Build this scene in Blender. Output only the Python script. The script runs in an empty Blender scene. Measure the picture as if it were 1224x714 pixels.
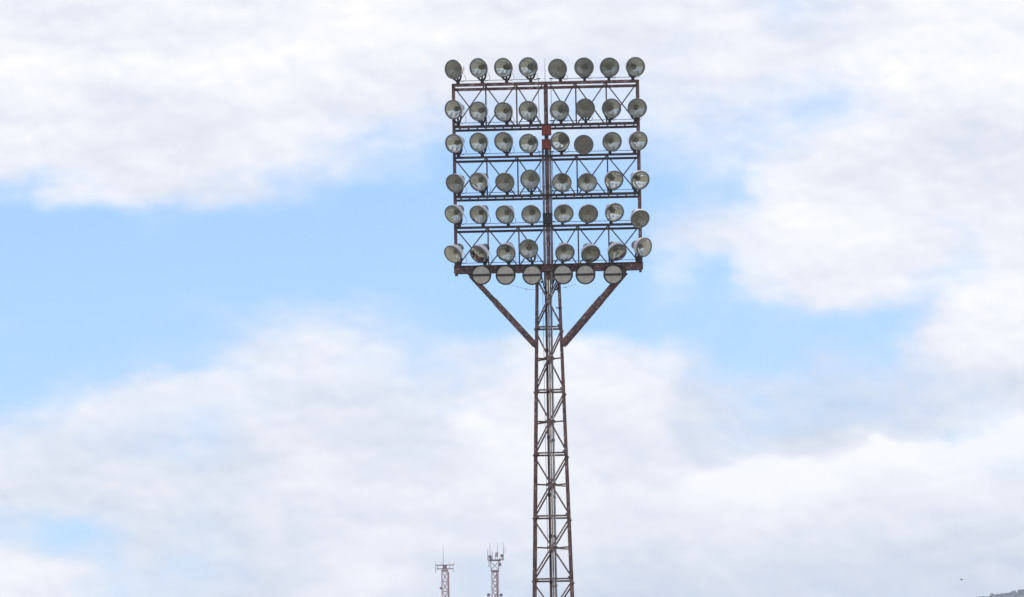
import bpy, math, random
from mathutils import Vector, Matrix, noise as mnoise

random.seed(7)
R = math.radians
sc = bpy.context.scene
COL = sc.collection

# ------------------------------------------------------------------ camera
F = 8000.0                       # focal length in photo pixels (1224 wide)
CAM = Vector((0.0, 0.0, 4.0))    # eye in the stand opposite the tower
PITCH = math.atan((1230 - 357) / F)
ROLL = R(-0.95)
CAM_M = Matrix.Translation(CAM) @ Matrix.Rotation(R(90) + PITCH, 4, 'X') @ Matrix.Rotation(ROLL, 4, 'Z')
cam_d = bpy.data.cameras.new('camera')
cam = bpy.data.objects.new('camera', cam_d)
COL.objects.link(cam)
cam.matrix_world = CAM_M
cam_d.sensor_width = 36.0
cam_d.lens = 36.0 * F / 1224.0
cam_d.clip_start = 1.0
cam_d.clip_end = 60000.0
sc.camera = cam

def ray(px, py):
    d = CAM_M.to_3x3() @ Vector(((px - 612.0) / F, (357.0 - py) / F, -1.0))
    return d.normalized()

def at(px, py, Y):
    d = ray(px, py)
    return CAM + d * ((Y - CAM.y) / d.y)

# ------------------------------------------------------------------ sun direction
SUN_EL, SUN_AZ = R(55), R(66)            # high, to the right and a little beyond the tower
SUNV = Vector((math.sin(SUN_AZ) * math.cos(SUN_EL), math.cos(SUN_AZ) * math.cos(SUN_EL), math.sin(SUN_EL)))

# ------------------------------------------------------------------ node helper
class NT:
    def __init__(self, tree):
        self.t = tree
        tree.nodes.clear()
    def n(self, kind, **kw):
        nd = self.t.nodes.new(kind)
        for k, v in kw.items():
            setattr(nd, k, v)
        return nd
    def l(self, a, b):
        self.t.links.new(a, b)
    def put(self, sock, v):
        if isinstance(v, bpy.types.NodeSocket):
            self.l(v, sock)
        else:
            sock.default_value = v
    def m(self, op, a, b=None, c=None, clamp=False):
        nd = self.n('ShaderNodeMath', operation=op, use_clamp=clamp)
        self.put(nd.inputs[0], a)
        if b is not None: self.put(nd.inputs[1], b)
        if c is not None: self.put(nd.inputs[2], c)
        return nd.outputs[0]
    def mr(self, v, a, b, c=0.0, d=1.0, smooth=True):
        nd = self.n('ShaderNodeMapRange', interpolation_type='SMOOTHSTEP' if smooth else 'LINEAR')
        self.put(nd.inputs['Value'], v)
        for k, x in zip(('From Min', 'From Max', 'To Min', 'To Max'), (a, b, c, d)):
            self.put(nd.inputs[k], x)
        return nd.outputs['Result']
    def noise(self, vec, scale, detail=4.0, rough=0.55, dist=0.0):
        nd = self.n('ShaderNodeTexNoise')
        if vec is not None: self.l(vec, nd.inputs['Vector'])
        nd.inputs['Scale'].default_value = scale
        nd.inputs['Detail'].default_value = detail
        nd.inputs['Roughness'].default_value = rough
        nd.inputs['Distortion'].default_value = dist
        return nd.outputs['Fac'], nd.outputs['Color']
    def comb(self, x, y, z):
        nd = self.n('ShaderNodeCombineXYZ')
        for i, v in enumerate((x, y, z)):
            self.put(nd.inputs[i], v)
        return nd.outputs[0]
    def mix(self, f, a, b, blend='MIX'):
        nd = self.n('ShaderNodeMix', data_type='RGBA', blend_type=blend)
        self.put(nd.inputs[0], f)
        self.put(nd.inputs[6], a if isinstance(a, bpy.types.NodeSocket) else tuple(a) + (1.0,))
        self.put(nd.inputs[7], b if isinstance(b, bpy.types.NodeSocket) else tuple(b) + (1.0,))
        return nd.outputs[2]

# ------------------------------------------------------------------ sky
COVER = [  # how much cloud covers each patch of sky over the stadium, west to east, high to low (0 clear .. 9 overcast)
"999999999999999888779999",
"999999999999877778888999",
"999999998765655666557999",
"999999864322344455689999",
"378886421111111233799999",
"000110000000000677999969",
"000000000000011427889759",
"111123444321111222222489",
"012346777656777642344699",
"345667788777888876666678",
"777767888889999877888877",
"888888888999999999999999",
"425888999999999999999999",
"985666899987777888888888",
]
SHADE = [  # thickness shading of the cloud (0 grey base .. 9 bright top)
"777777777777776666667888",
"888888887776666666668888",
"776677777766666666777777",
"666667777777777777777656",
"777777666666666667777766",
"666666666666666667888777",
"666666666666666777788888",
"666666666666666665555688",
"556666666666888855444577",
"666666555668887755444456",
"655555555678877755568888",
"666666777888887788887777",
"555555666777766666666655",
"987554578654443344444444",
]
# cumulus banks in front: how high each bank's top stands (photo row at the stadium), how soft it is, how bright its crest
BANK = [(0, 485, 40, .3), (70, 478, 40, .3), (120, 440, 34, .4), (190, 418, 30, .4), (265, 394, 34, .45), (340, 390, 40, .35), (430, 388, 40, .3), (480, 400, 45, .2), (520, 446, 40, .3),
        (555, 462, 20, 1.0), (600, 478, 30, .8), (680, 505, 45, .4), (790, 548, 30, .4), (850, 546, 18, .9), (890, 528, 14, 1.0), (960, 516, 16, 1.0), (1040, 508, 16, 1.0), (1110, 498, 16, 1.0), (1170, 486, 18, 1.0), (1224, 476, 20, .9)]
CLOUD_HI = (0.945, 0.917, 0.912)
CLOUD_LO = (0.42, 0.485, 0.61)
BLUE_TINT = (0.88, 1.09, 1.36)
WSTR = 0.10

world = bpy.data.worlds.new('World')
sc.world = world
world.use_nodes = True
W = NT(world.node_tree)
out = W.n('ShaderNodeOutputWorld')
bg = W.n('ShaderNodeBackground')
bg.inputs['Strength'].default_value = WSTR
W.l(bg.outputs[0], out.inputs['Surface'])
sky = W.n('ShaderNodeTexSky', sky_type='NISHITA')
sky.sun_disc = False
sky.sun_elevation = SUN_EL
sky.sun_rotation = SUN_AZ
sky.altitude = 1200.0
sky.air_density = 1.0
sky.dust_density = 0.3
sky.ozone_density = 2.0
tc = W.n('ShaderNodeTexCoord')
sep = W.n('ShaderNodeSeparateXYZ')
W.l(tc.outputs['Generated'], sep.inputs[0])
az = W.m('ARCTAN2', sep.outputs[0], sep.outputs[1])
el = W.m('ARCSINE', sep.outputs[2])
ax = W.m('MULTIPLY', az, F)
ey = W.m('MULTIPLY', W.m('SUBTRACT', el, PITCH), F)
cr, sr = math.cos(-ROLL), math.sin(-ROLL)
U0 = W.m('ADD', W.m('SUBTRACT', W.m('MULTIPLY', ax, cr), W.m('MULTIPLY', ey, sr)), 612.0)
V0 = W.m('SUBTRACT', 357.0, W.m('ADD', W.m('MULTIPLY', ax, sr), W.m('MULTIPLY', ey, cr)))
nv = W.comb(W.m('MULTIPLY', U0, 0.001), W.m('MULTIPLY', V0, 0.0017), 0.0)
_, wc = W.noise(nv, 6.5, 4.0, 0.56)
ws = W.n('ShaderNodeSeparateColor'); W.l(wc, ws.inputs[0])
U = W.m('MULTIPLY_ADD', W.m('SUBTRACT', ws.outputs[0], 0.5), 150.0, U0)
V = W.m('MULTIPLY_ADD', W.m('SUBTRACT', ws.outputs[1], 0.5), 80.0, V0)
un = W.m('DIVIDE', U, 1224.0, clamp=True)
cov = shd = None
for i, (crow, srow) in enumerate(zip(COVER, SHADE)):
    rp = W.n('ShaderNodeValToRGB')
    W.l(un, rp.inputs[0])
    cr_ = rp.color_ramp
    cr_.interpolation = 'EASE'
    while len(cr_.elements) < 24:
        cr_.elements.new(0.5)
    for k in range(24):
        e = cr_.elements[k]
        e.position = (k + 0.5) / 24.0
        e.color = (int(crow[k]) / 9.0, int(srow[k]) / 9.0, 0.0, 1.0)
    vi = 25.5 + 51.0 * i
    d = W.m('DIVIDE', W.m('SUBTRACT', V, vi), 51.0)
    if i == 0: d = W.m('MAXIMUM', d, 0.0)
    if i == len(COVER) - 1: d = W.m('MINIMUM', d, 0.0)
    w = W.mr(W.m('ABSOLUTE', d), 0.0, 1.0, 1.0, 0.0)
    s2 = W.n('ShaderNodeSeparateColor'); W.l(rp.outputs[0], s2.inputs[0])
    cov = W.m('MULTIPLY', w, s2.outputs[0]) if cov is None else W.m('MULTIPLY_ADD', w, s2.outputs[0], cov)
    shd = W.m('MULTIPLY', w, s2.outputs[1]) if shd is None else W.m('MULTIPLY_ADD', w, s2.outputs[1], shd)
# the rest of the sky: broken cloud
gv, _ = W.noise(tc.outputs['Generated'], 3.2, 7.0, 0.55)
gcov = W.mr(gv, 0.38, 0.60)
inside = W.m('MULTIPLY',
             W.m('MULTIPLY', W.mr(U0, -350, -60), W.mr(U0, 1284, 1574, 1.0, 0.0)),
             W.m('MULTIPLY', W.mr(V0, -350, -60), W.mr(V0, 900, 1150, 1.0, 0.0)))
inside = W.m('MULTIPLY', inside, W.m('GREATER_THAN', sep.outputs[1], 0.0))
mc = W.n('ShaderNodeMix', data_type='FLOAT')
W.put(mc.inputs[0], inside); W.put(mc.inputs[2], gcov); W.put(mc.inputs[3], cov)
ms = W.n('ShaderNodeMix', data_type='FLOAT')
W.put(ms.inputs[0], inside); W.put(ms.inputs[2], W.mr(gv, 0.4, 0.75, 0.85, 0.55)); W.put(ms.inputs[3], shd)
def billow(vec, scale, detail):
    vo = W.n('ShaderNodeTexVoronoi', feature='F1')
    W.l(vec, vo.inputs['Vector'])
    vo.inputs['Scale'].default_value = scale
    vo.inputs['Detail'].default_value = detail
    vo.inputs['Roughness'].default_value = 0.55
    return W.m('SUBTRACT', 1.0, vo.outputs['Distance'])
wn, wnc = W.noise(nv, 16.0, 6.0, 0.6)
wv = W.n('ShaderNodeVectorMath', operation='MULTIPLY_ADD')
W.l(wnc, wv.inputs[0]); wv.inputs[1].default_value = (0.05, 0.05, 0.0); W.l(nv, wv.inputs[2])
up = W.n('ShaderNodeVectorMath', operation='ADD')
W.l(wv.outputs[0], up.inputs[0]); up.inputs[1].default_value = (0.006, -0.020, 0.0)
b0, b1 = billow(wv.outputs[0], 6.5, 3.0), billow(up.outputs[0], 6.5, 3.0)
f1, _ = W.noise(nv, 7.0, 10.0, 0.64, 0.3)
f2, _ = W.noise(nv, 22.0, 6.0, 0.55)
f3, _ = W.noise(nv, 4.0, 5.0, 0.5, 0.6)
cv = W.m('MULTIPLY_ADD', W.m('SUBTRACT', f1, 0.5), 0.75, mc.outputs[0])
cv = W.m('MULTIPLY_ADD', W.m('SUBTRACT', b0, 0.50), 0.13, cv)
cv = W.mr(cv, 0.02, 0.86)
sh = W.m('MULTIPLY_ADD', W.m("SUBTRACT", f3, 0.5), 0.50, ms.outputs[0])
sh = W.m('MULTIPLY_ADD', W.m('SUBTRACT', f2, 0.5), 0.16, sh)
sh = W.m('MULTIPLY_ADD', W.m('SUBTRACT', b0, b1), 0.36, sh)
sh = W.m('MULTIPLY_ADD', W.m('SUBTRACT', b0, 0.50), 0.10, sh, clamp=True)
rb = W.n('ShaderNodeValToRGB')
nb, _ = W.noise(nv, 11.0, 7.0, 0.58)
W.l(W.m('DIVIDE', W.m('MULTIPLY_ADD', W.m('SUBTRACT', ws.outputs[0], 0.5), 60.0, U0), 1224.0, clamp=True), rb.inputs[0])
rb.color_ramp.interpolation = 'EASE'
while len(rb.color_ramp.elements) < len(BANK):
    rb.color_ramp.elements.new(0.5)
for e, (bx_, by_, bs_, bb_) in zip(rb.color_ramp.elements, BANK):
    e.position = bx_ / 1224.0
    e.color = (by_ / 714.0, bs_ / 100.0, bb_, 1.0)
sb = W.n('ShaderNodeSeparateColor'); W.l(rb.outputs[0], sb.inputs[0])
dep = W.m('SUBTRACT', V0, W.m('MULTIPLY', sb.outputs[0], 714.0))
dep = W.m('MULTIPLY_ADD', W.m('SUBTRACT', nb, 0.5), 62.0, dep)
dep = W.m('MULTIPLY_ADD', W.m('SUBTRACT', b0, 0.50), 34.0, dep)
sf = W.m('MULTIPLY', sb.outputs[1], 100.0)
bank = W.m('MULTIPLY', W.mr(dep, W.m('MULTIPLY', sf, -0.8), sf), inside)
crest = W.m('MULTIPLY', W.m('MULTIPLY', bank, W.mr(dep, 8.0, 75.0, 1.0, 0.0)), sb.outputs[2])
cv = W.m('MAXIMUM', cv, W.m('MULTIPLY', bank, W.mr(dep, 40.0, 170.0, 0.93, 0.0)))
sh = W.m('MULTIPLY_ADD', crest, 0.34, sh, clamp=True)
cc = W.mix(sh, [c / WSTR for c in CLOUD_LO], [c / WSTR for c in CLOUD_HI])
blue = W.mix(1.0, sky.outputs[0], BLUE_TINT, 'MULTIPLY')
fin = W.mix(cv, blue, cc)
W.l(fin, bg.inputs['Color'])

# ------------------------------------------------------------------ sun lamp
sd = bpy.data.lights.new('sun', 'SUN')
sd.energy = 3.2
sd.angle = R(0.5)
sd.color = (1.0, 0.95, 0.88)
so = bpy.data.objects.new('sun', sd)
COL.objects.link(so)
so.rotation_euler = (-SUNV).to_track_quat('-Z', 'Y').to_euler()
so.location = (200, 100, 300)

# ------------------------------------------------------------------ materials
def mat(name, fn):
    m = bpy.data.materials.new(name)
    m.use_nodes = True
    T = NT(m.node_tree)
    o = T.n('ShaderNodeOutputMaterial')
    fn(T, o)
    return m

def pbr(T, o, base, rough=0.6, metal=0.0, bump=None, bstr=0.2):
    b = T.n('ShaderNodeBsdfPrincipled')
    T.put(b.inputs['Base Color'], base if isinstance(base, bpy.types.NodeSocket) else tuple(base) + (1.0,))
    T.put(b.inputs['Roughness'], rough)
    T.put(b.inputs['Metallic'], metal)
    if bump is not None:
        bp = T.n('ShaderNodeBump')
        bp.inputs['Strength'].default_value = bstr
        bp.inputs['Distance'].default_value = 0.01
        T.l(bump, bp.inputs['Height'])
        T.l(bp.outputs[0], b.inputs['Normal'])
    T.l(b.outputs[0], o.inputs['Surface'])
    return b

def rusty(dark, rust, worn, wear=0.5):
    def f(T, o):
        co = T.n('ShaderNodeTexCoord').outputs['Object']
        a, _ = T.noise(co, 2.3, 6.0, 0.65)
        b, _ = T.noise(co, 9.0, 5.0, 0.7)
        c, _ = T.noise(co, 31.0, 4.0, 0.6)
        col = T.mix(T.mr(a, 0.40, 0.62), dark, rust)
        k = T.m('MULTIPLY', T.mr(b, 0.50, 0.66), wear)
        col = T.mix(k, col, worn)
        col = T.mix(T.mr(c, 0.55, 0.72, 0.0, 0.55), col, [x * 0.45 for x in rust])
        pbr(T, o, col, T.mr(b, 0.3, 0.7, 0.45, 0.8), 0.0, c, 0.5)
    return f

def speck(base, alt, scale=6.0, rough=0.5, metal=0.0, lo=0.42, hi=0.65):
    def f(T, o):
        co = T.n('ShaderNodeTexCoord').outputs['Object']
        a, _ = T.noise(co, scale, 6.0, 0.65)
        pbr(T, o, T.mix(T.mr(a, lo, hi), base, alt), rough, metal)
    return f

def glass_f(T, o, lo=0.06, hi=0.30, dust=(0.42, 0.40, 0.34, 1)):
    co = T.n('ShaderNodeTexCoord').outputs['Object']
    oi = T.n('ShaderNodeObjectInfo').outputs['Random']
    vv = T.n('ShaderNodeVectorMath', operation='ADD')
    T.l(co, vv.inputs[0]); T.l(T.comb(T.m('MULTIPLY', oi, 40.0), 0.0, 0.0), vv.inputs[1])
    a, _ = T.noise(vv.outputs[0], 5.0, 5.0, 0.6)
    dirt = T.m('MULTIPLY', T.mr(a, 0.35, 0.75, lo, hi), T.mr(oi, 0.0, 1.0, 0.75, 1.3, False))
    tr = T.n('ShaderNodeBsdfTransparent'); tr.inputs[0].default_value = (0.94, 0.96, 0.94, 1)
    df = T.n('ShaderNodeBsdfDiffuse'); df.inputs[0].default_value = dust
    gl = T.n('ShaderNodeBsdfGlossy'); gl.inputs['Roughness'].default_value = 0.06
    m1 = T.n('ShaderNodeMixShader'); T.put(m1.inputs[0], dirt)
    T.l(tr.outputs[0], m1.inputs[1]); T.l(df.outputs[0], m1.inputs[2])
    fr = T.n('ShaderNodeFresnel'); fr.inputs[0].default_value = 1.45
    m2 = T.n('ShaderNodeMixShader'); T.put(m2.inputs[0], fr.outputs[0])
    T.l(m1.outputs[0], m2.inputs[1]); T.l(gl.outputs[0], m2.inputs[2])
    T.l(m2.outputs[0], o.inputs['Surface'])

def reflector_f(T, o):
    co = T.n('ShaderNodeTexCoord').outputs['Object']
    oi = T.n('ShaderNodeObjectInfo').outputs['Random']
    a, _ = T.noise(co, 7.0, 5.0, 0.6)
    base = T.mix(T.mr(a, 0.35, 0.7), (0.90, 0.89, 0.86), (0.74, 0.73, 0.69))
    base = T.mix(T.mr(oi, 0, 1, 0.0, 0.5, False), base, (0.64, 0.65, 0.60))
    pbr(T, o, base, T.mr(oi, 0, 1, 0.16, 0.34, False), 0.95)

M = {}
M['steel'] = mat('rusty_steel', rusty((0.095, 0.056, 0.054), (0.20, 0.090, 0.078), (0.42, 0.33, 0.31), 0.80))
M['steel_dark'] = mat('dark_steel', rusty((0.035, 0.027, 0.030), (0.085, 0.040, 0.034), (0.17, 0.13, 0.13), 0.40))
M['steel_worn'] = mat('worn_steel', rusty((0.15, 0.108, 0.102), (0.21, 0.12, 0.105), (0.47, 0.40, 0.37), 0.85))
M['red'] = mat('red_oxide_paint', speck((0.25, 0.052, 0.030), (0.16, 0.045, 0.030), 8.0, 0.6))
M['grey_pipe'] = mat('grey_pipe', speck((0.26, 0.28, 0.31), (0.17, 0.17, 0.19), 5.0, 0.5))
M['cream_pipe'] = mat('cream_pipe', speck((0.42, 0.37, 0.31), (0.22, 0.15, 0.12), 4.0, 0.6))
M['black'] = mat('black_fitting', speck((0.022, 0.022, 0.025), (0.05, 0.045, 0.045), 12.0, 0.6))
M['cable'] = mat('cable', speck((0.10, 0.10, 0.11), (0.16, 0.15, 0.15), 9.0, 0.6))
M['shell'] = mat('weathered_white_shell', speck((0.84, 0.81, 0.79), (0.72, 0.66, 0.62), 7.0, 0.45))
M['rim'] = mat('rim_metal', speck((0.15, 0.16, 0.17), (0.23, 0.235, 0.24), 14.0, 0.5, 0.2))
M['holder'] = mat('grey_holder', speck((0.26, 0.26, 0.27), (0.38, 0.37, 0.37), 9.0, 0.5))
M['glass'] = mat('dusty_glass', glass_f)
M['glass_dirty'] = mat('grimy_glass', lambda T, o: glass_f(T, o, 0.42, 0.72, (0.29, 0.265, 0.205, 1)))
M['reflector_bright'] = mat('polished_reflector', speck((0.95, 0.94, 0.92), (0.84, 0.83, 0.80), 7.0, 0.10, 1.0))
M['reflector'] = mat('aluminium_reflector', reflector_f)
M['socket'] = mat('socket_ceramic', speck((0.15, 0.135, 0.115), (0.09, 0.085, 0.075), 14.0, 0.4, 0.4))
M['bulb'] = mat('bulb_glass', speck((0.16, 0.15, 0.12), (0.10, 0.10, 0.08), 18.0, 0.15))
M['cover'] = mat('beige_cover', speck((0.57, 0.52, 0.45), (0.44, 0.40, 0.34), 9.0, 0.5))
M['cover_brown'] = mat('tarnished_cover', speck((0.20, 0.175, 0.140), (0.145, 0.128, 0.107), 9.0, 0.55))
M['mast_white'] = mat('mast_white', speck((0.86, 0.67, 0.65), (0.74, 0.50, 0.47), 1.0, 0.6))
M['mast_red'] = mat('mast_red', speck((0.24, 0.055, 0.045), (0.16, 0.05, 0.045), 1.0, 0.6))
M['mast_dark'] = mat('mast_dark', speck((0.20, 0.075, 0.070), (0.25, 0.11, 0.10), 1.0, 0.6))
M['grass'] = mat('dry_grass_ground', speck((0.21, 0.19, 0.145), (0.16, 0.165, 0.11), 0.02, 0.9))
M['hill'] = mat('scrub_hillside', speck((0.050, 0.052, 0.034), (0.085, 0.078, 0.055), 0.03, 0.95))
M['wood'] = mat('tree_foliage', speck((0.035, 0.040, 0.026), (0.060, 0.060, 0.040), 0.25, 0.9))
M['bird'] = mat('dark_feathers', speck((0.030, 0.028, 0.028), (0.06, 0.055, 0.05), 20.0, 0.7))

# ------------------------------------------------------------------ mesh builder
class MB:
    def __init__(self):
        self.v, self.f, self.smooth = [], [], []
    def add(self, vs, fs, smooth=False):
        b = len(self.v)
        self.v += [tuple(p) for p in vs]
        for f in fs:
            self.f.append([b + i for i in f]); self.smooth.append(smooth)
        return self
    def box(self, c, s, rot=None):
        c = Vector(c); hx, hy, hz = [a / 2 for a in s]
        vs = []
        for x in (-hx, hx):
            for y in (-hy, hy):
                for z in (-hz, hz):
                    p = Vector((x, y, z))
                    if rot is not None: p = rot @ p
                    vs.append(c + p)
        return self.add(vs, [(0, 1, 3, 2), (4, 6, 7, 5), (0, 4, 5, 1), (2, 3, 7, 6), (0, 2, 6, 4), (1, 5, 7, 3)])
    def frame(self, p, q, ref):
        d = (q - p).normalized()
        a = ref - d * ref.dot(d)
        if a.length < 1e-4:
            r2 = Vector((0, 1, 0)) if abs(d.y) < .9 else Vector((1, 0, 0))
            a = r2 - d * r2.dot(d)
        a.normalize()
        return d, a, d.cross(a).normalized()
    def sect(self, p, q, poly, ref=(0, -1, 0)):
        """prism: a closed 2-D outline (a along ref, b across it) swept from p to q"""
        p, q = Vector(p), Vector(q)
        d, a, b = self.frame(p, q, Vector(ref))
        n = len(poly)
        vs = [p + a * x + b * y for x, y in poly] + [q + a * x + b * y for x, y in poly]
        fs = [(i, (i + 1) % n, n + (i + 1) % n, n + i) for i in range(n)]
        fs += [tuple(range(n - 1, -1, -1)), tuple(range(n, 2 * n))]
        return self.add(vs, fs)
    def bar(self, p, q, w, h=None, ref=(0, -1, 0)):
        h = h or w
        return self.sect(p, q, [(-w / 2, -h / 2), (w / 2, -h / 2), (w / 2, h / 2), (-w / 2, h / 2)], ref)
    def angle(self, p, q, w, t=0.012, ref=(0, -1, 0), flip=1):
        """rolled L section, outer corner on the line p-q"""
        s = flip
        return self.sect(p, q, [(0, 0), (0, s * w), (-t, s * w), (-t, s * t), (-w, s * t), (-w, 0)][::s], ref)
    def tube(self, p, q, r, n=10, r2=None):
        p, q = Vector(p), Vector(q); r2 = r if r2 is None else r2
        d, a, b = self.frame(p, q, Vector((0.3, -1, 0.17)))
        vs = []
        for c, rr in ((p, r), (q, r2)):
            vs += [c + (a * math.cos(t) + b * math.sin(t)) * rr for t in [2 * math.pi * i / n for i in range(n)]]
        self.add(vs, [(i, (i + 1) % n, n + (i + 1) % n, n + i) for i in range(n)], True)
        bse = len(self.v) - 2 * n
        self.f.append([bse + i for i in range(n - 1, -1, -1)]); self.smooth.append(False)
        self.f.append([bse + n + i for i in range(n)]); self.smooth.append(False)
        return self
    def path(self, pts, r, n=6):
        for a, b in zip(pts[:-1], pts[1:]):
            self.tube(a, b, r, n)
        return self
    def lathe(self, prof, n=40, closed=False):
        """profile (radius, depth) turned round the local Y axis"""
        vs, fs = [], []
        for r, y in prof:
            for i in range(n):
                t = 2 * math.pi * i / n
                vs.append((r * math.cos(t), y, r * math.sin(t)))
        k = len(prof)
        for j in range(k if closed else k - 1):
            j2 = (j + 1) % k
            for i in range(n):
                i2 = (i + 1) % n
                fs.append((j * n + i, j * n + i2, j2 * n + i2, j2 * n + i))
        return self.add(vs, fs, True)
    def mesh(self, name, m):
        me = bpy.data.meshes.new(name)
        me.from_pydata(self.v, [], self.f)
        me.polygons.foreach_set('use_smooth', self.smooth)
        me.materials.append(m)
        me.update()
        return me
    def build(self, name, m, parent=None):
        return link(name, self.mesh(name, m), parent)

def link(name, data, parent=None):
    o = bpy.data.objects.new(name, data)
    COL.objects.link(o)
    if parent is not None: o.parent = parent
    return o

def tag(o, label=None, cat=None, group=None, kind=None):
    for k, v in (('label', label), ('category', cat), ('group', group), ('kind', kind)):
        if v: o[k] = v
    return o

# ------------------------------------------------------------------ floodlight tower
DIST = 200.0
c0 = at(655.2, 345, DIST)
TW = tag(link('floodlight_tower', None), 'tall rusty steel lattice tower carrying rows of round floodlights', 'floodlight tower')
TW_M = Matrix.Translation((c0.x, DIST, 0.0)) @ Matrix.Rotation(R(-2.7), 4, 'Z')
TW.matrix_world = TW_M
TW_I = TW_M.inverted()

def L(px, py, c=0.0):
    """photo direction -> point on the tower's own plane y = c"""
    o = TW_I @ CAM
    d = TW_I.to_3x3() @ ray(px, py)
    return o + d * ((c - o.y) / d.y)

def zc(y, c):
    return L(653.5, y, c).z

S = 0.025                      # metres per photo pixel at the tower
FY, BY = -0.43, 0.43
BX = -0.041                     # the back frame sits a little to the left of the front one
#           # front and back planes of the head frame

# heights of the chords (front plane, back plane)
Z_T = {}
for key, yf, yb in (('a1', 99.6, 105.0), ('a0', 149.6, 154.0), ('b1', 186.6, 191.3), ('b0', 233.5, 237.6), ('c1', 270.4, 275.2), ('c0', 320.2, 320.2)):
    Z_T[key] = (zc(yf, FY), zc(yb, BY) if key != 'c0' else zc(320.2, FY))
XL, XR = L(543.3, 210, FY).x, L(764.2, 210, FY).x
XC = L(653.8, 210, FY).x
posts_x = [L(p, 125, FY).x for p in (543, 580, 616.8, 649, 657.5, 687.6, 724, 762)]
posts_x[0], posts_x[-1] = XL, XR

# tower legs and lattice
z_top = Z_T['c0'][0] - 0.10
z340, z714 = zc(340, 0), zc(714, 0)
h340, h714 = 14.6 * S, 24.0 * S
def half(z):
    return h340 + (h714 - h340) * (z340 - z) / (z340 - z714)
def corner(sx, sy, z):
    h = half(z)
    return Vector((sx * h, sy * h, z))

for sx in (-1, 1):
    for sy in (-1, 1):
        b = MB()
        p, q = corner(sx, sy, 0.0), corner(sx, sy, z_top)
        d, a, bb = b.frame(p, q, Vector((-sx, 0, 0)))
        w, t = 0.084, 0.012
        # L section with its heel outwards
        e1, e2 = Vector((-sx, 0, 0)), Vector((0, -sy, 0))
        poly = [(0, 0), (w, 0), (w, t), (t, t), (t, w), (0, w)]
        vs = [p + e1 * x + e2 * y for x, y in poly] + [q + e1 * x * .8 + e2 * y * .8 for x, y in poly]
        n = 6
        fs = [(i, (i + 1) % n, n + (i + 1) % n, n + i) for i in range(n)] + [tuple(range(n))[::-1], tuple(range(n, 2 * n))]
        b.add(vs, fs)
        b.build('leg', M['steel'], TW)

levels_px = [313.5, 389.2, 464.8, 540.3, 615.8, 691.3]
lev = [zc(y, -0.5) for y in levels_px]
step = lev[-2] - lev[-1]
while lev[-1] - step > 0.3:
    lev.append(lev[-1] - step)
z_frame_bottom = zc(714, 0) - 1.5
faces = [((-1, -1), (1, -1)), ((1, -1), (1, 1)), ((1, 1), (-1, 1)), ((-1, 1), (-1, -1))]
lower = MB()
def inset(a, b, k):
    d = (b - a).normalized() * k
    return a + d, b - d
for i, z in enumerate(lev):
    for fi, (ca, cb) in enumerate(faces):
        ref = Vector(((ca[0] + cb[0]) / 2, (ca[1] + cb[1]) / 2, 0))
        low = z < z_frame_bottom
        if 0 < i:
            a, b = inset(corner(*ca, z), corner(*cb, z), 0.014)
            a, b = a - ref * 0.016, b - ref * 0.016
            mb = lower if low else MB()
            mb.angle(a, b, 0.052, 0.010, ref)
            # gusset plates at both ends
            for e, s in ((a, 1), (b, -1)):
                dd = (b - a).normalized() * s
                g = e + dd * 0.085 - ref * 0.012
                rt = Matrix(((dd.x, ref.x, 0), (dd.y, ref.y, 0), (0, 0, 1)))
                mb.box(g - dd * 0.03, (0.10, 0.008, 0.10), rt)
            if not low: mb.build('horizontal_strut', M['steel_worn'], TW)
        if i + 1 < len(lev):
            zb = lev[i + 1]
            low2 = z < z_frame_bottom
            zt = z if i else z_top - 0.02
            A, B = corner(*ca, zt - 0.06), corner(*cb, zt - 0.06)
            C, D = corner(*ca, zb + 0.06), corner(*cb, zb + 0.06)
            for n_, (p, q) in enumerate(((A, D), (B, C))):
                off = ref * (0.018 if n_ == 0 else 0.026)
                mb = lower if low2 else MB()
                mb.angle(p - off, q - off, 0.046, 0.008, ref, 1 if n_ == 0 else -1)
                if not low2: mb.build('diagonal_brace', M['steel_worn'], TW)
            # small plate where the X crosses
            mid = (corner(*ca, (z + zb) / 2) + corner(*cb, (z + zb) / 2)) / 2
            if i:
                mb = lower if low2 else MB()
                mb.box(mid - ref * 0.034, (0.09, 0.006, 0.11) if abs(ref.y) > .5 else (0.006, 0.09, 0.11))
                if not low2: mb.build('gusset_plate', M['steel_worn'], TW)
    # plan ties from three of the legs to a clamp round the riser pipes, changing side at every level
    if 0 < i < len(lev) - 1:
        zm = (z + lev[i + 1]) / 2
        s_ = -1 if i < 3 else 1
        low2 = z < z_frame_bottom
        for sx, sy in ((s_, -1), (s_, 1), (-s_, -1)):
            a = corner(sx, sy, zm) + Vector((-sx * 0.03, -sy * 0.03, 0))
            mb = lower if low2 else MB()
            mb.angle(a, Vector((sx * 0.10, -0.10 + sy * 0.05, zm)), 0.044, 0.009, (0, 0, 1))
            if not low2: mb.build('tie_bar', M['steel_worn'], TW)
        mb = lower if low2 else MB()
        mb.box((0, -0.21, zm), (0.30, 0.02, 0.07)).box((0, 0.01, zm), (0.30, 0.02, 0.07))
        mb.box((-0.14, -0.10, zm), (0.02, 0.195, 0.07)).box((0.14, -0.10, zm), (0.02, 0.195, 0.07))
        if not low2: mb.build('pipe_clamp', M['steel_worn'], TW)
lower.build('lower_bracing', M['steel_worn'], TW)

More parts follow.
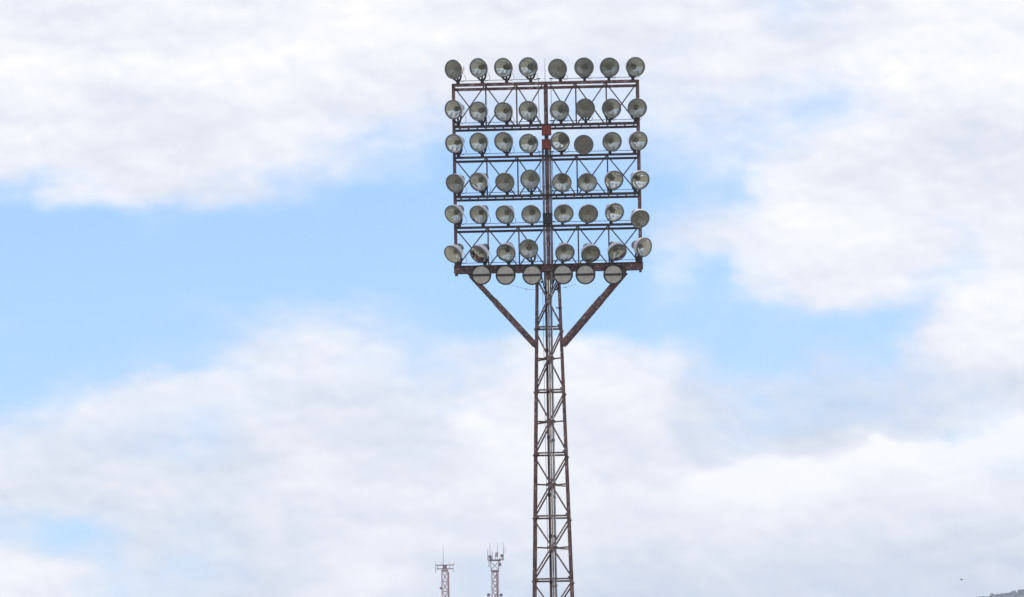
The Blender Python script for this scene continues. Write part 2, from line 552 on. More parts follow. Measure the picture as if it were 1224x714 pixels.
# riser pipes up the middle of the tower
def vx(px_, py, c):
    return L(px_, py, c).x
for (px0, r, m_, cy) in ((652.6, 0.040, 'steel_dark', -0.10), (655.7, 0.028, 'cream_pipe', -0.16), (658.6, 0.034, 'grey_pipe', -0.06)):
    x = vx(px0, 345, cy)
    b = MB().tube((x, cy, 0.0), (x, cy, Z_T['c0'][0] + 0.12), r, 12)
    z = 1.2
    k = 0
    while z < Z_T['c0'][0] - 0.3:
        b.tube((x, cy, z), (x, cy, z + 0.10), r + 0.008, 12)
        z += 1.45 + 0.3 * math.sin(k * 2.1 + px0); k += 1
    b.build('riser_pipe', M[m_], TW)
# stand-off pipe with a collar beside the right leg at the neck, thin down cable
x = vx(668.5, 350, -0.3)
MB().tube((vx(650.2, 400, -0.2), -0.2, zc(660, 0)), (vx(648.6, 345, -0.2), -0.2, zc(345, 0)), 0.007, 8).build('cable', M['cable'], TW)

# centre mast through the head and its pipes
xm = XC
mast = MB()
mast.bar((xm, FY + 0.12, Z_T['c0'][0] - 0.35), (xm, FY + 0.12, Z_T['a1'][0] + 0.06), 0.12, 0.12)
mast.build('centre_post', M['steel'], TW)
for dx, m_ in ((-0.112, 'grey_pipe'), (0.108, 'grey_pipe')):
    b = MB().tube((xm + dx, FY + 0.06, Z_T['c0'][0] - 0.5), (xm + dx, FY + 0.06, zc(178, FY)), 0.036, 12)
    for k in range(4):
        zz = Z_T['c0'][0] + 0.7 + k * 0.86
        b.tube((xm + dx, FY + 0.06, zz), (xm + dx, FY + 0.06, zz + 0.08), 0.043, 12)
    b.build('riser_pipe', M[m_], TW)
def jbox(pxc, y0, y1, w, m_, c=FY - 0.05, d=0.14):
    za, zb = zc(y0, c), zc(y1, c)
    b = MB().box((L(pxc, (y0 + y1) / 2, c).x, c, (za + zb) / 2), (w, d, za - zb))
    b.box((L(pxc, (y0 + y1) / 2, c).x, c - d / 2 - 0.006, (za + zb) / 2), (w * .86, 0.012, (za - zb) * .86))
    return b.build('junction_box', M[m_], TW)
jbox(653.2, 150.3, 162.0, 0.285, 'red')['label'] = 'red junction box, upper of the two on the centre post'
jbox(653.3, 166.8, 178.6, 0.285, 'red')['label'] = 'red junction box, lower of the two on the centre post'
jbox(654.3, 255.0, 268.0, 0.27, 'black')['label'] = 'black junction box low on the centre post'
# lightning rod
MB().tube((XC - 0.012, FY + 0.1, Z_T['a1'][0]), (XC - 0.012, FY + 0.1, zc(70, FY)), 0.009, 8, 0.004).build('lightning_rod', M['cable'], TW)

# head frame: chords
def chord(key, which, w, h, m_='steel_dark'):
    z = Z_T[key][which]
    y = (FY, BY)[which]
    x0, x1 = XL + which * BX, XR + which * BX
    b = MB()
    # channel section, open to the back
    t = 0.012
    poly = [(w / 2, -h / 2), (w / 2, h / 2), (-w / 2, h / 2), (-w / 2, h / 2 - t), (w / 2 - t, h / 2 - t), (w / 2 - t, -h / 2 + t), (-w / 2, -h / 2 + t), (-w / 2, -h / 2)]
    b.sect((x0, y, z), (x1, y, z), poly[::-1], (0, -1, 0))
    return b.build('chord', M[m_], TW)
chord('a1', 0, 0.07, 0.092, 'steel')
chord('a1', 1, 0.07, 0.082, 'steel')
chord('a0', 0, 0.07, 0.072); chord('a0', 1, 0.07, 0.066)
chord('b1', 0, 0.07, 0.066); chord('b1', 1, 0.07, 0.066)
chord('b0', 0, 0.07, 0.072); chord('b0', 1, 0.07, 0.064)
chord('c1', 0, 0.07, 0.070); chord('c1', 1, 0.07, 0.066)
zb = Z_T['c0'][0]
bb = MB()
bb.bar((XL - 0.06, FY + 0.03, zb), (XR + 0.06, FY + 0.03, zb), 0.11, 0.195)
bb.bar((XL - 0.06, FY - 0.028, zb + 0.10), (XR + 0.06, FY - 0.028, zb + 0.10), 0.16, 0.014)
bb.bar((XL - 0.06, FY - 0.028, zb - 0.104), (XR + 0.06, FY - 0.028, zb - 0.104), 0.16, 0.014)
bb.build('bottom_beam', M['steel'], TW)
MB().bar((XL + BX, BY, zb + 0.02), (XR + BX, BY, zb + 0.02), 0.08, 0.12).build('bottom_beam', M['steel_dark'], TW)
for k, x in enumerate([XL, posts_x[1], posts_x[2], posts_x[5], posts_x[6], XR]):
    MB().bar((x, FY + 0.09, zb - 0.03), (x + BX, BY - 0.045, zb - 0.03), 0.06, 0.08, (0, 0, 1)).build('cross_beam', M['steel_dark'], TW)
# end posts, front and back
for x in (XL, XR):
    for y in (FY, BY):
        xx = x if y < 0 else x + BX
        b = MB().bar((xx, y + (0.047 if y < 0 else -0.002), zb - 0.10), (xx, y + (0.047 if y < 0 else -0.002), Z_T['a1'][0] + 0.05), 0.012, 0.092 if y < 0 else 0.075)
        b.bar((xx - math.copysign(0.039, x), y + 0.09, zb - 0.10), (xx - math.copysign(0.039, x), y + 0.09, Z_T['a1'][0] + 0.05), 0.072, 0.012)
        b.build('end_post', M['steel'], TW)
    for key in ('a1', 'a0', 'b1', 'b0', 'c1'):
        MB().bar((x, FY + 0.04, Z_T[key][1] - 0.0), (x + BX, BY - 0.04, Z_T[key][1]), 0.05, 0.05, (0, 0, 1)).build('end_tie', M['steel_dark'], TW)
# posts and X braces in the front plane of the three trusses
for top, bot in (('a1', 'a0'), ('b1', 'b0'), ('c1', 'c0')):
    zt = Z_T[top][0] - 0.01
    z0 = Z_T[bot][0] + (0.0 if bot != 'c0' else 0.10)
    for k in (1, 2, 5, 6):
        MB().angle((posts_x[k], FY + 0.010, z0), (posts_x[k], FY + 0.010, zt), 0.042, 0.008, (0, -1, 0)).build('frame_post', M['steel_dark'], TW)
    for k in (0, 1, 2, 4, 5, 6):
        xa, xb = posts_x[k] + 0.02, posts_x[k + 1] - 0.02
        MB().angle((xa, FY + 0.022, zt), (xb, FY + 0.022, z0), 0.036, 0.007, (0, -1, 0)).build('frame_brace', M['steel_dark'], TW)
        MB().angle((xb, FY + 0.032, zt), (xa, FY + 0.032, z0), 0.036, 0.007, (0, -1, 0), -1).build('frame_brace', M['steel_dark'], TW)
# maintenance platforms along the bottom chords
for key in ('a0', 'b0'):
    za, zb2 = Z_T[key]
    z = (za + zb2) / 2
    g = MB()
    x = XL + 0.16
    while x < XR - 0.1:
        g.bar((x, FY + 0.037, z + 0.006), (x, BY - 0.037, z + 0.006), 0.034, 0.04, (0, 0, 1))
        x += 0.262
    for k in range(1, 3):
        yy = FY + (BY - FY) * k / 3
        g.bar((XL + 0.1, yy, z + 0.03), (XR - 0.1, yy, z + 0.03), 0.008, 0.006)
    g.build('platform_grating', M['steel_dark'], TW)

# knee struts from tower legs to bottom beam
zk = zc(411, -0.4)
hk = half(zk)
for s, pxa in ((-1, 560.5), (1, 747.5)):
    xt = L(pxa, 325, FY).x
    for y_, yt in ((-hk + 0.0, FY + 0.03), (hk, BY)):
        a = Vector((s * (hk + 0.005), y_, zk)); t_ = Vector((xt, yt, zb - 0.10))
        b = MB()
        b.bar(a, t_, 0.07, 0.125)
        d = (t_ - a)
        # spliced doubler plate on the lower half
        b.bar(a + d * 0.02 + Vector((0, -0.041, 0.0)), a + d * 0.62 + Vector((0, -0.041, 0)), 0.012, 0.155)
        b.bar(a + d * 0.60 + Vector((0, -0.046, 0.0)), a + d * 0.66 + Vector((0, -0.046, 0)), 0.014, 0.10)
        b.build('support_strut', M['steel'], TW)

# ------------------------------------------------------------------ floodlights
RF = 0.289
shell_me = MB().lathe([(RF * 0.985, 0.012), (RF * 0.98, 0.06), (RF * 0.95, 0.13), (RF * 0.86, 0.20), (RF * 0.70, 0.255), (RF * 0.52, 0.285), (RF * 0.40, 0.30), (RF * 0.385, 0.335), (0.0, 0.337)], 40).mesh('floodlight', M['shell'])
refl_me = MB().lathe([(RF * 0.935, 0.022)] + [(RF * 0.925 * k / 12, 0.192 - 0.152 * (k / 12) ** 2) for k in range(12, 2, -1)], 40).mesh('reflector', M['reflector'])
rim_me = MB().lathe([(RF * 0.905, 0.0), (RF * 0.915, -0.016), (RF * 1.0, -0.018), (RF * 1.03, -0.006), (RF * 1.03, 0.022), (RF * 0.99, 0.030), (RF * 0.925, 0.020)], 40, True).mesh('rim', M['rim'])
rimd_me = MB().lathe([(RF * 0.90, -0.004), (RF * 0.92, -0.024), (RF * 1.0, -0.026), (RF * 1.04, -0.006), (RF * 1.04, 0.06), (RF * 0.99, 0.07), (RF * 0.90, 0.020)], 40, True).mesh('rim', M['black'])
REFL_PROF = [(RF * 0.935, 0.022)] + [(RF * 0.925 * k / 12, 0.192 - 0.152 * (k / 12) ** 2) for k in range(12, 2, -1)]
reflb_me = MB().lathe(REFL_PROF, 40).mesh('reflector', M['reflector_bright'])
def disc(r, y, dome=0.0, n=40, rings=5):
    return [(r * k / rings if k else 0.0005, y - dome * (1 - (k / rings) ** 2)) for k in range(rings + 1)]
glass_me = MB().lathe(disc(RF * 0.93, -0.004, 0.022), 40).mesh('lens', M['glass'])
glassd_me = MB().lathe(disc(RF * 0.93, -0.004, 0.022), 40).mesh('lens', M['glass_dirty'])
bulb_me = MB().lathe([(0.001, 0.060), (0.024, 0.066), (0.038, 0.09), (0.040, 0.12), (0.030, 0.155), (0.018, 0.178), (0.018, 0.185)], 20).mesh('bulb', M['bulb'])
sock_me = MB().lathe([(0.020, 0.172), (0.030, 0.145), (0.040, 0.165), (RF * 0.30, 0.181), (0.010, 0.205)], 20).mesh('socket', M['socket'])
hb = MB().lathe([(0.085, 0.335), (0.088, 0.345), (0.088, 0.42), (0.118, 0.422), (0.118, 0.465), (0.100, 0.478), (0.0005, 0.480)], 24)
hb.box((0, 0.385, 0.105), (0.10, 0.09, 0.05))
hold_me = hb.mesh('lamp_holder', M['holder'])
cov_me = MB().lathe(disc(RF * 0.985, -0.006, 0.012), 40).mesh('cover', M['cover'])
covb_me = MB().lathe(disc(RF * 1.02, -0.006, 0.014), 40).mesh('cover', M['cover_brown'])
bar_me = MB().box((0, -0.034, 0), (RF * 2.06, 0.020, 0.060)).mesh('cover_bar', M['black'])
def floodlight(face, mount, yaw, pitch, kind='open', refl=None, lens=None):
    """face: centre of the front glass in photo pixels; mount: foot of the bracket on the chord"""
    c = Vector((mount.x, FY, mount.z))
    # the lamp head swings about a pivot 0.16 behind the glass
    rot = Matrix.Rotation(yaw, 4, 'Z') @ Matrix.Rotation(pitch, 4, 'X')
    piv_y = FY - 0.05
    fy = piv_y + (rot @ Vector((0, -0.16, 0))).y
    fc = L(face[0], face[1], fy)
    fl = link('floodlight', shell_me, TW)
    fl.matrix_basis = Matrix.Translation(fc) @ rot @ Matrix.Rotation(random.uniform(-.2, .2), 4, 'Y')
    inv = fl.matrix_basis.inverted()
    if kind == 'open':
        for nm, me in (('reflector', refl or refl_me), ('lens', lens or glass_me), ('bulb', bulb_me), ('socket', sock_me), ('rim', rim_me), ('lamp_holder', hold_me)):
            link(nm, me, fl)
    else:
        link('cover', covb_me if kind == 'brown' else cov_me, fl)
        link('rim', rim_me if kind == 'brown' else rimd_me, fl); link('lamp_holder', hold_me, fl)
        if kind == 'barred':
            fl.matrix_basis = Matrix.Translation(fc) @ rot
            inv = fl.matrix_basis.inverted()
            link('cover_bar', bar_me, fl)
    # yoke: two arms from the shell's sides to a foot on the chord
    b = MB()
    R3 = rot.to_3x3()
    pv = fc + R3 @ Vector((0, 0.15, 0))
    side = R3 @ Vector((1, 0, 0))
    if kind == 'barred':
        top = Vector((pv.x, FY - 0.02, Z_T['c0'][0] + 0.04))
        b.bar(inv @ top, inv @ (pv + Vector((0, 0.0, RF * 0.6))), 0.05, 0.09)
        b.box(Vector((0, 0.10, RF * 0.62)), (RF * 1.75, 0.12, RF * 0.62))
        foot = top
    else:
        foot = Vector((mount.x, FY, mount.z))
        knee = Vector((mount.x, FY - 0.01, mount.z + 0.085))
        b.bar(inv @ foot, inv @ knee, 0.075, 0.085 if kind != 'brown' else 0.18)
        for s in (-1, 1):
            hip = pv + R3 @ Vector((s * RF * 0.62, -0.03, -RF * 0.62))
            low = knee + side * s * 0.05
            mid = (hip * 0.5 + low * 0.5) + side * s * 0.02
            b.bar(inv @ low, inv @ mid, 0.014, 0.06)
            b.bar(inv @ mid, inv @ hip, 0.014, 0.06)
        b.bar(inv @ (knee - side * 0.055), inv @ (knee + side * 0.055), 0.045, 0.04)
        # rear prop
        b.bar(inv @ knee, inv @ (pv + R3 @ Vector((0, 0.05, -RF * 0.66))), 0.04, 0.05)
    b.build('bracket', M['black'], fl)
    if kind == 'open':
        # supply cable looping from the holder to the conduit
        a = fc + R3 @ Vector((0.02, 0.44, -0.06))
        e = foot + Vector((0.09, 0.02, 0.06))
        pts = []
        for k in range(9):
            t = k / 8
            p = a.lerp(e, t) + Vector((0.14 * math.sin(math.pi * t), 0.0, -0.10 * math.sin(math.pi * t)))
            pts.append(inv @ p)
        MB().path(pts, 0.007, 5).build('cable', M['cable'], fl)
    return fl

ROWS = [
 [((541.7, 83.1), 547.3), ((571.8, 81.3), 576.3), ((601.5, 81.0), 605.4), ((631.3, 80.3), 634.1), ((666.3, 82.1), 669.7), ((698.1, 80.6), 698.5), ((728.6, 80.6), 727.5), ((759.7, 80.0), 756.2)],
 [((541.4, 131.4), 547.6), ((571.4, 133.2), 576.3), ((601.5, 133.9), 605.7), ((631.0, 132.4), 634.5), ((668.7, 132.1), 670.5), ((699.5, 129.6), 699.9), ((731.0, 129.7), 728.5), ((761.8, 129.3), 759.0)],
 [((542.4, 172.1), 548.0), ((571.8, 170.3), 576.4), ((601.6, 169.6), 605.7), ((631.7, 171.7), 634.8), ((669.4, 169.3), 671.1), ((697.7, 173.1), 696.7), ((731.7, 169.6), 728.9), ((763.2, 168.6), 758.3)],
 [((543.4, 219.6), 548.7), ((571.4, 217.9), 577.1), ((603.3, 218.2), 606.1), ((633.4, 214.7), 635.1), ((671.5, 218.6), 671.9), ((702.0, 218.6), 700.9), ((734.1, 215.8), 729.6), ((765.6, 215.8), 759.0)],
 [((541.7, 256.8), 548.7), ((571.8, 257.1), 577.4), ((603.3, 257.1), 607.5), ((634.8, 256.8), 635.9), ((673.9, 255.8), 672.2), ((703.3, 256.1), 701.3), ((734.8, 254.4), 730.2), ((765.3, 262.1), 760.0)],
 [((541.0, 304.4), 549.4), ((571.8, 304.4), 579.5), ((604.7, 302.6), 608.0), ((631.6, 297.7), 636.0), ((675.4, 302.6), 672.3), ((706.2, 304.0), 702.0), ((738.0, 302.0), 731.5), ((770.2, 295.7), 761.5)],
]
PITCH_ROW = [11, 13, 17, 23, 28, 36]
KEYS = ['a1', 'a0', 'b1', 'b0', 'c1', 'c0']
HALF_H = [0.046, 0.036, 0.033, 0.036, 0.035, 0.108]
YAW_FIX = {(5, 0): -36, (5, 1): -36, (5, 7): 44, (5, 6): 26, (5, 3): -4, (4, 0): -32, (4, 1): -28, (4, 7): 24, (3, 7): 28}
PITCH_FIX = {(5, 3): 16, (5, 7): 15, (3, 3): 12, (3, 0): 24, (2, 5): 8, (4, 7): 30, (2, 4): 14}
GRIMY = {(0, 4), (0, 0), (3, 0), (3, 2), (4, 5), (4, 7), (5, 5), (1, 5)}
BRIGHT = {(2, 4), (5, 7), (4, 6), (3, 7), (3, 6), (2, 0), (5, 0), (1, 0)}
for r, row in enumerate(ROWS):
    for k, (face, mx) in enumerate(row):
        yaw = YAW_FIX.get((r, k))
        if yaw is None:
            yaw = math.degrees(math.asin(max(-.6, min(.6, (face[0] - mx) * S / 0.30))))
        pitch = PITCH_FIX.get((r, k), PITCH_ROW[r] + random.uniform(-2.5, 2.5))
        mount = Vector((L(mx, face[1], FY).x, FY, Z_T[KEYS[r]][0] + HALF_H[r]))
        kind = 'brown' if (r, k) == (2, 5) else 'open'
        fl = floodlight(face, mount, R(yaw), R(pitch), kind, reflb_me if (r, k) in BRIGHT else None, glassd_me if (r, k) in GRIMY else None)
        if kind == 'brown':
            fl['label'] = 'floodlight with tarnished brown opaque front, unlike its clear neighbours'
for face in ((575.3, 328.9), (604.3, 328.9), (636.2, 328.9), (672.9, 328.2), (699.8, 328.2), (733.1, 328.2)):
    fl = floodlight(face, Vector((L(face[0], 320, FY).x, FY, Z_T['c0'][0])), R(random.uniform(-3, 3)), R(7 + random.uniform(-1, 1)), 'barred')
    fl['label'] = 'floodlight under the bottom beam with beige cover and dark bar across'

# supply conduits along each lamp row, with their droppers at the inner ends
for r, key in enumerate(KEYS):
    z = Z_T[key][0] + HALF_H[r] + 0.085
    for xa, xb in ((posts_x[0] + 0.12, XC - 0.21), (XC + 0.17, posts_x[7] - 0.10)):
        b = MB().tube((xa, FY + 0.03, z), (xb, FY + 0.03, z), 0.009, 8)
        xi = xb if xb < XC else xa
        b.box((xi, FY + 0.03, z + 0.012), (0.11, 0.05, 0.03))
        if r in (0, 1, 2, 3):
            b.tube((xi, FY + 0.03, z), (xi, FY + 0.03, z - (1.22 if r % 2 == 0 else 0.1)), 0.008, 8)
        b.build('conduit', M['cable'], TW)
# slack wires under the bottom beam
for s, pts in ((-1, ((604, 339.5), (617, 342.5), (629, 345.8), (641, 346.8), (650, 344))), (1, ((662, 344.5), (668, 345), (676, 343.5), (689, 340)))):
    pp = [L(x, y, -0.42) for x, y in pts]
    b = MB().path(pp, 0.004, 6)
    b.tube(pp[2] - Vector((0.02, 0, 0)), pp[2] + Vector((0.02, 0, 0)), 0.016, 8)
    b.build('cable', M['cable'], TW)
# tangle of cable ends and clamps where the pipes meet the beam
b = MB()
for (xa, ya, xb, yb, r_) in ((647.5, 331, 651, 346, 0.018), (663.5, 331, 659.5, 346, 0.018), (646.5, 338, 649.5, 336, 0.03), (664, 347, 668, 344, 0.02), (665.5, 342, 667, 349, 0.014)):
    b.tube(L(xa, ya, -0.40), L(xb, yb, -0.40), r_, 8)
b.build('cable_clamp', M['black'], TW)
b = MB().bar(L(664.5, 368.2, -0.41), L(671.8, 368.2, -0.41), 0.03, 0.035)
b.build('step_bolt', M['steel_dark'], TW)

# ------------------------------------------------------------------ ground and hills
def hgt(x, y, c):
    return mnoise.fractal(Vector((x, y, c)), 1.0, 2.0, 5)

def heightfield(name, x0, x1, nx, y0, y1, ny, fn, m_):
    vs, fs = [], []
    for j in range(ny + 1):
        y = y0 + (y1 - y0) * j / ny
        for i in range(nx + 1):
            x = x0 + (x1 - x0) * i / nx
            vs.append((x, y, fn(x, y)))
    for j in range(ny):
        for i in range(nx):
            a = j * (nx + 1) + i
            fs.append((a, a + 1, a + nx + 2, a + nx + 1))
    return tag(MB().add(vs, fs, True).build(name, M[m_]), kind='structure')

tag(MB().add([(-9000, -900, 0), (9000, -900, 0), (9000, 9800, 0), (-9000, 9800, 0)], [(0, 1, 2, 3)]).build('ground', M['grass']), kind='structure')

MD = 3000.0     # the hill the radio masts stand on
mA, mB_ = at(531.6, 760, MD), at(592.3, 768, MD)
def near_hill(x, y):
    g = math.exp(-((x + 20) / 620.0) ** 2 - ((y - MD) / 420.0) ** 2)
    return max(-0.5, -12 + 186 * g + 5 * g * hgt(x / 90, y / 90, 3.0))
heightfield('hill', -1700, 1700, 80, 1900, 4100, 50, near_hill, 'hill')

HD = 8000.0
e1 = at(1166, 716, HD); e2 = at(1224, 706, HD)
def ridge_z(x):
    k = (e2.z - e1.z) / (e2.x - e1.x)
    base = e1.z + k * 1.0 * (x - e1.x)
    return base if x < 1100 else base - (x - 1100) * 0.25
def far_hill(x, y):
    t = abs(y - HD) / 1500.0
    edge = max(0.0, 1 - max(0.0, abs(x - 600) - 700) / 2600.0)
    f = max(0.0, 1 - t ** 1.25) * edge
    return max(-0.5, -15 + (ridge_z(max(-300, min(x, 1500))) + 13) * f + (1.2 + 10 * min(1, t * 5)) * f * hgt(x / 60, y / 60, 9.0))
heightfield('mountain', -2600, 3900, 240, 6450, 9550, 124, far_hill, 'hill')

# woodland covering the crest of the mountain: leafy clumps
def tree_clump(b, c, r):
    for k in range(7):
        o = Vector((random.gauss(0, .42), random.gauss(0, .42), random.uniform(0.15, 1.0))) * r
        rr = r * random.uniform(0.28, 0.52)
        n1, n2 = 5, 7
        vs = [c + o + Vector((0, 0, rr))]
        for i in range(1, n1):
            for j in range(n2):
                th, ph = math.pi * i / n1, 2 * math.pi * j / n2 + i * .4
                q = rr * random.uniform(0.7, 1.25)
                vs.append(c + o + Vector((math.sin(th) * math.cos(ph) * q, math.sin(th) * math.sin(ph) * q, math.cos(th) * q * .9)))
        vs.append(c + o - Vector((0, 0, rr)))
        fs = [(0, 1 + j, 1 + (j + 1) % n2) for j in range(n2)]
        for i in range(n1 - 2):
            for j in range(n2):
                a = 1 + i * n2
                fs.append((a + j, a + n2 + j, a + n2 + (j + 1) % n2, a + (j + 1) % n2))
        a = 1 + (n1 - 2) * n2; last = len(vs) - 1
        fs += [(a + (j + 1) % n2, a + j, last) for j in range(n2)]
        b.add(vs, fs)
wd = MB()
for k in range(420):
    x = random.uniform(530, 760)
    y = HD + random.triangular(-70, 25, -10)
    r = random.uniform(1.6, 3.2) if random.random() < .8 else random.uniform(3.4, 5.2)
    tree_clump(wd, Vector((x, y, far_hill(x, y) - 0.4 * r)), r)
tag(wd.build('woodland', M['wood']), 'dark hazy wooded crest of the far mountain in the lower right corner', 'woodland', kind='stuff')

# ------------------------------------------------------------------ radio masts on the near hill
SP = MD / F      # metres per photo pixel there
def lattice_mast(root, w, z0, z1, band, m_leg=None):
    """square lattice shaft painted in red and white bands; each band is one part"""
    h = w / 2
    n = max(1, round((z1 - z0) / band))
    for k in range(n):
        a, b_ = z0 + (z1 - z0) * k / n, z0 + (z1 - z0) * (k + 1) / n
        b = MB()
        for sx in (-1, 1):
            for sy in (-1, 1):
                b.bar((sx * h, sy * h, a), (sx * h, sy * h, b_), 0.62, 0.62, (1, 0, 0))
        m = 8
        for i in range(m):
            za, zb_ = a + (b_ - a) * i / m, a + (b_ - a) * (i + 1) / m
            for (ca, cb) in faces:
                p1, p2 = Vector((ca[0] * h, ca[1] * h, za)), Vector((cb[0] * h, cb[1] * h, zb_))
                p3, p4 = Vector((cb[0] * h, cb[1] * h, za)), Vector((ca[0] * h, ca[1] * h, zb_))
                b.bar(p1, p2, 0.42); b.bar(p3, p4, 0.42); b.bar(p4, p2, 0.46)
        b.build('shaft_section', M['mast_white'] if (n - 1 - k) % 2 == 0 else M['mast_red'], root)

def zpx(y):      # height of a photo row at the masts' distance
    return at(560, y, MD).z
def mroot(name, p, label):
    o = tag(link(name, None), label, 'radio mast')
    z = near_hill(p.x, MD)
    o.location = (p.x, MD, z)
    return o, z

A = at(531.8, 690, MD)
root, z0 = mroot('radio_mast', A, 'shorter pale radio mast with a wide flat antenna crown and one tall whip')
Zr = lambda y: zpx(y) - z0
lattice_mast(root, 7.2 * SP, -1.5, Zr(683), 26.0)
b = MB().box((0, 0, Zr(681.5)), (8.2 * SP, 8.2 * SP, 1.5 * SP))
b.build('platform', M['mast_red'], root)
b = MB()
for yy, hw in ((675.3, 10.4), (679.6, 9.6)):
    b.bar((-hw * SP, -1.2, Zr(yy)), (hw * SP, -1.2, Zr(yy)), 0.26)
    b.bar((-hw * SP, 1.2, Zr(yy)), (hw * SP, 1.2, Zr(yy)), 0.22)
    b.bar((-3, -hw * SP * .8, Zr(yy)), (-3, hw * SP * .8, Zr(yy)), 0.2, None, (0, 0, 1))
b.box((0, 0, Zr(677.5)), (5.0 * SP, 2.2, 4.2 * SP))
b.build('antenna_frame', M['mast_dark'], root)
for dx, y0, y1, lean in ((-10.8, 684, 671, 0), (-8.5, 681, 674, 0), (5.8, 681, 671, 0), (10.2, 684, 675, 0), (10.6, 676, 672, 1.6), (-3, 676, 671, -.5)):
    MB().tube((dx * SP, -1.3, Zr(y0)), ((dx + lean) * SP, -1.3, Zr(y1)), 0.17, 8).build('panel_antenna', M['mast_white'], root)
MB().tube((-1.6 * SP, 0, Zr(678)), (-1.6 * SP, 0, Zr(651)), 0.13, 8, 0.05).build('whip_antenna', M['mast_dark'], root)
b = MB().tube((-5.0 * SP, -1.5, Zr(703)), (-5.0 * SP, -1.95, Zr(703)), 0.55, 16)
b.bar((-5.0 * SP, -1.4, Zr(703)), (-3.4 * SP, -1.2, Zr(703)), 0.15)
b.build('dish', M['mast_dark'], root)
MB().tube((4.6 * SP, -1.7, -1.0), (4.6 * SP, -1.7, Zr(684)), 0.28, 8).build('feeder_cable', M['mast_dark'], root)

B = at(591.7, 690, MD)
root, z0 = mroot('radio_mast', B, 'taller radio mast with an open cage of upright antennas on its top')
Zr = lambda y: zpx(y) - z0
lattice_mast(root, 7.4 * SP, -1.5, Zr(684.5), 24.0)
b = MB().box((0, 0, Zr(683.5)), (9.6 * SP, 9.6 * SP, 0.8))
b.build('platform', M['mast_dark'], root)
b = MB()
for s in (-1, 1):
    for t in (-1, 1):
        b.bar((s * 4.4 * SP, t * 4.0 * SP, Zr(683)), (s * 5.0 * SP, t * 4.4 * SP, Zr(671)), 0.3)
b.bar((-4.4 * SP, -1.4, Zr(682)), (4.9 * SP, -1.4, Zr(672)), 0.24)
b.bar((4.4 * SP, -1.4, Zr(682)), (-4.9 * SP, -1.4, Zr(672)), 0.24)
b.box((0, 0, Zr(670.5)), (15 * SP, 9 * SP, 0.55))
b.bar((5.0 * SP, -1.6, Zr(669.5)), (10.5 * SP, -1.6, Zr(669.5)), 0.3)
b.build('antenna_frame', M['mast_red'], root)
for dx, y0, y1, r_ in ((-8.2, 671, 657, .17), (-5.4, 672, 650, .14), (-3.0, 670, 660, .20), (1.2, 671, 661, .14), (3.4, 671, 650, .12), (10.4, 671, 649.5, .16), (9.0, 671, 663, .22), (-7.0, 679, 664, .16), (12.6, 663, 655, .10), (6.2, 676, 668, .2)):
    MB().tube((dx * SP, -1.9, Zr(y0)), (dx * SP, -1.9, Zr(y1)), r_, 8, r_ * .6).build('whip_antenna', M['mast_dark'], root)
for dx, y_ in ((-5.6, 666.5), (-4.4, 669.5), (8.6, 665.5)):
    MB().box((dx * SP, -2.1, Zr(y_)), (3.6 * SP, 0.5, 3.0 * SP)).build('panel_antenna', M['mast_dark'], root)
for dx, y_ in ((2.6, 662.5), (2.2, 665)):
    MB().box((dx * SP, -1.0, Zr(y_)), (3.4 * SP, 0.3, 1.2)).build('panel_antenna', M['mast_white'], root)
for dx, y_ in ((6.0, 676), (-8.0, 712), (7.0, 712.5)):
    b = MB().tube((dx * SP, -1.5, Zr(y_)), (dx * SP, -2.1, Zr(y_)), 0.75, 16)
    b.bar((dx * SP, -1.4, Zr(y_)), (dx * .55 * SP, -1.2, Zr(y_)), 0.18)
    b.build('dish', M['mast_dark'], root)
MB().tube((2.4 * SP, -1.7, -1.0), (2.4 * SP, -1.7, Zr(684)), 0.30, 8).build('feeder_cable', M['mast_dark'], root)

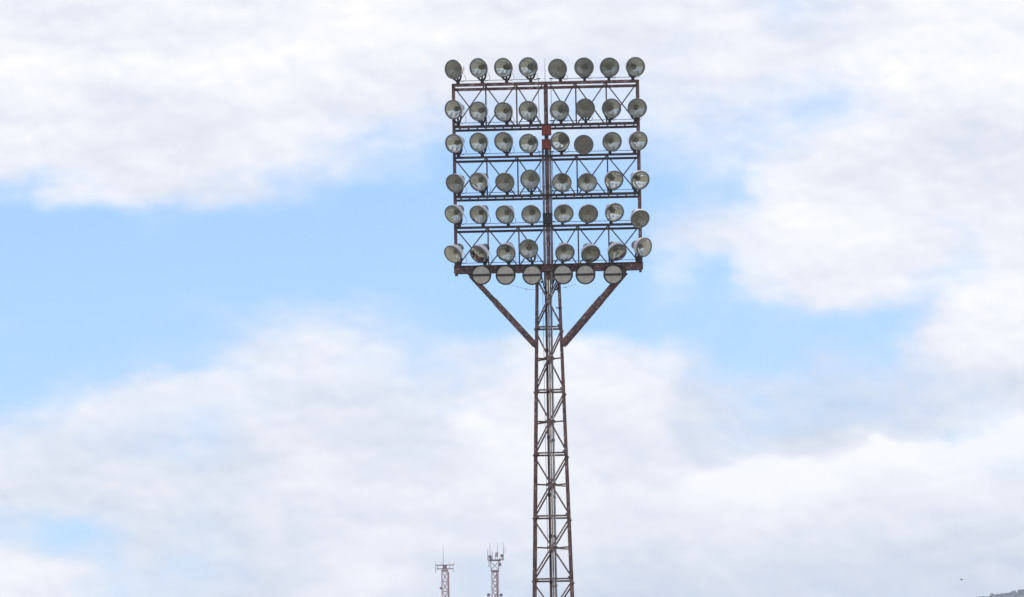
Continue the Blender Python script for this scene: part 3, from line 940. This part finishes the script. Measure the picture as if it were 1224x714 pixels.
# ------------------------------------------------------------------ bird
bp = at(1149.2, 693.2, 1000.0)
b = MB()
segs = [(-0.24, 0.004), (-0.20, 0.022), (-0.12, 0.05), (0.0, 0.066), (0.10, 0.055), (0.16, 0.034), (0.19, 0.040), (0.225, 0.034), (0.245, 0.014), (0.275, 0.003)]
n = 12
vs, fs = [], []
for x, r_ in segs:
    for i in range(n):
        t = 2 * math.pi * i / n
        vs.append((x, r_ * math.cos(t), r_ * 0.9 * math.sin(t) + (0.012 if x > .15 else 0)))
for j in range(len(segs) - 1):
    for i in range(n):
        fs.append((j * n + i, j * n + (i + 1) % n, (j + 1) * n + (i + 1) % n, (j + 1) * n + i))
b.add(vs, fs, True)
def plate(pts, th):
    k = len(pts)
    vs = [Vector(p) + Vector((0, 0, th / 2)) for p in pts] + [Vector(p) - Vector((0, 0, th / 2)) for p in pts]
    return vs, [tuple(range(k)), tuple(range(2 * k - 1, k - 1, -1))] + [(i, k + i, k + (i + 1) % k, (i + 1) % k) for i in range(k)]
for s in (-1, 1):
    b.add(*plate([(0.12, s * 0.03, 0.02), (0.15, s * 0.16, 0.10), (0.08, s * 0.30, 0.13), (-0.06, s * 0.40, 0.12), (-0.04, s * 0.26, 0.10), (-0.09, s * 0.14, 0.07), (-0.08, s * 0.03, 0.02)], 0.014))
b.add(*plate([(-0.18, 0.02, 0.0), (-0.34, 0.07, 0.0), (-0.35, 0.0, 0.0), (-0.34, -0.07, 0.0), (-0.18, -0.02, 0.0)], 0.012))
bird = tag(b.build('bird', M['bird']), 'tiny dark bird gliding low in the sky at the right', 'bird')
bird.location = bp
bird.rotation_euler = (R(8), R(-6), R(20))

# ------------------------------------------------------------------ air
HAZE = 6.0e-5
def haze_f(T, o):
    v = T.n('ShaderNodeVolumePrincipled')
    v.inputs['Color'].default_value = (0.78, 0.87, 1.0, 1)
    v.inputs['Density'].default_value = HAZE
    v.inputs['Anisotropy'].default_value = 0.0
    T.l(v.outputs[0], o.inputs['Volume'])
if HAZE:
    hz = MB().box((0, 4500, 339), (24000, 13000, 680)).build('haze', mat('haze_air', haze_f))
    hz['kind'] = 'stuff'; hz['label'] = 'pale blue air between the camera and the far mountain'; hz['category'] = 'haze'

# ------------------------------------------------------------------ render settings
vs_ = sc.view_settings
vs_.view_transform = 'Standard'
vs_.look = 'None'
vs_.exposure = 0.3
vs_.gamma = 1.0
vs_.use_curve_mapping = False
sc.cycles.use_denoising = True
sc.cycles.max_bounces = 8
sc.cycles.transparent_max_bounces = 16
sc.cycles.volume_bounces = 1
sc.cycles.pixel_filter_type = 'BLACKMAN_HARRIS'
sc.cycles.filter_width = 1.5
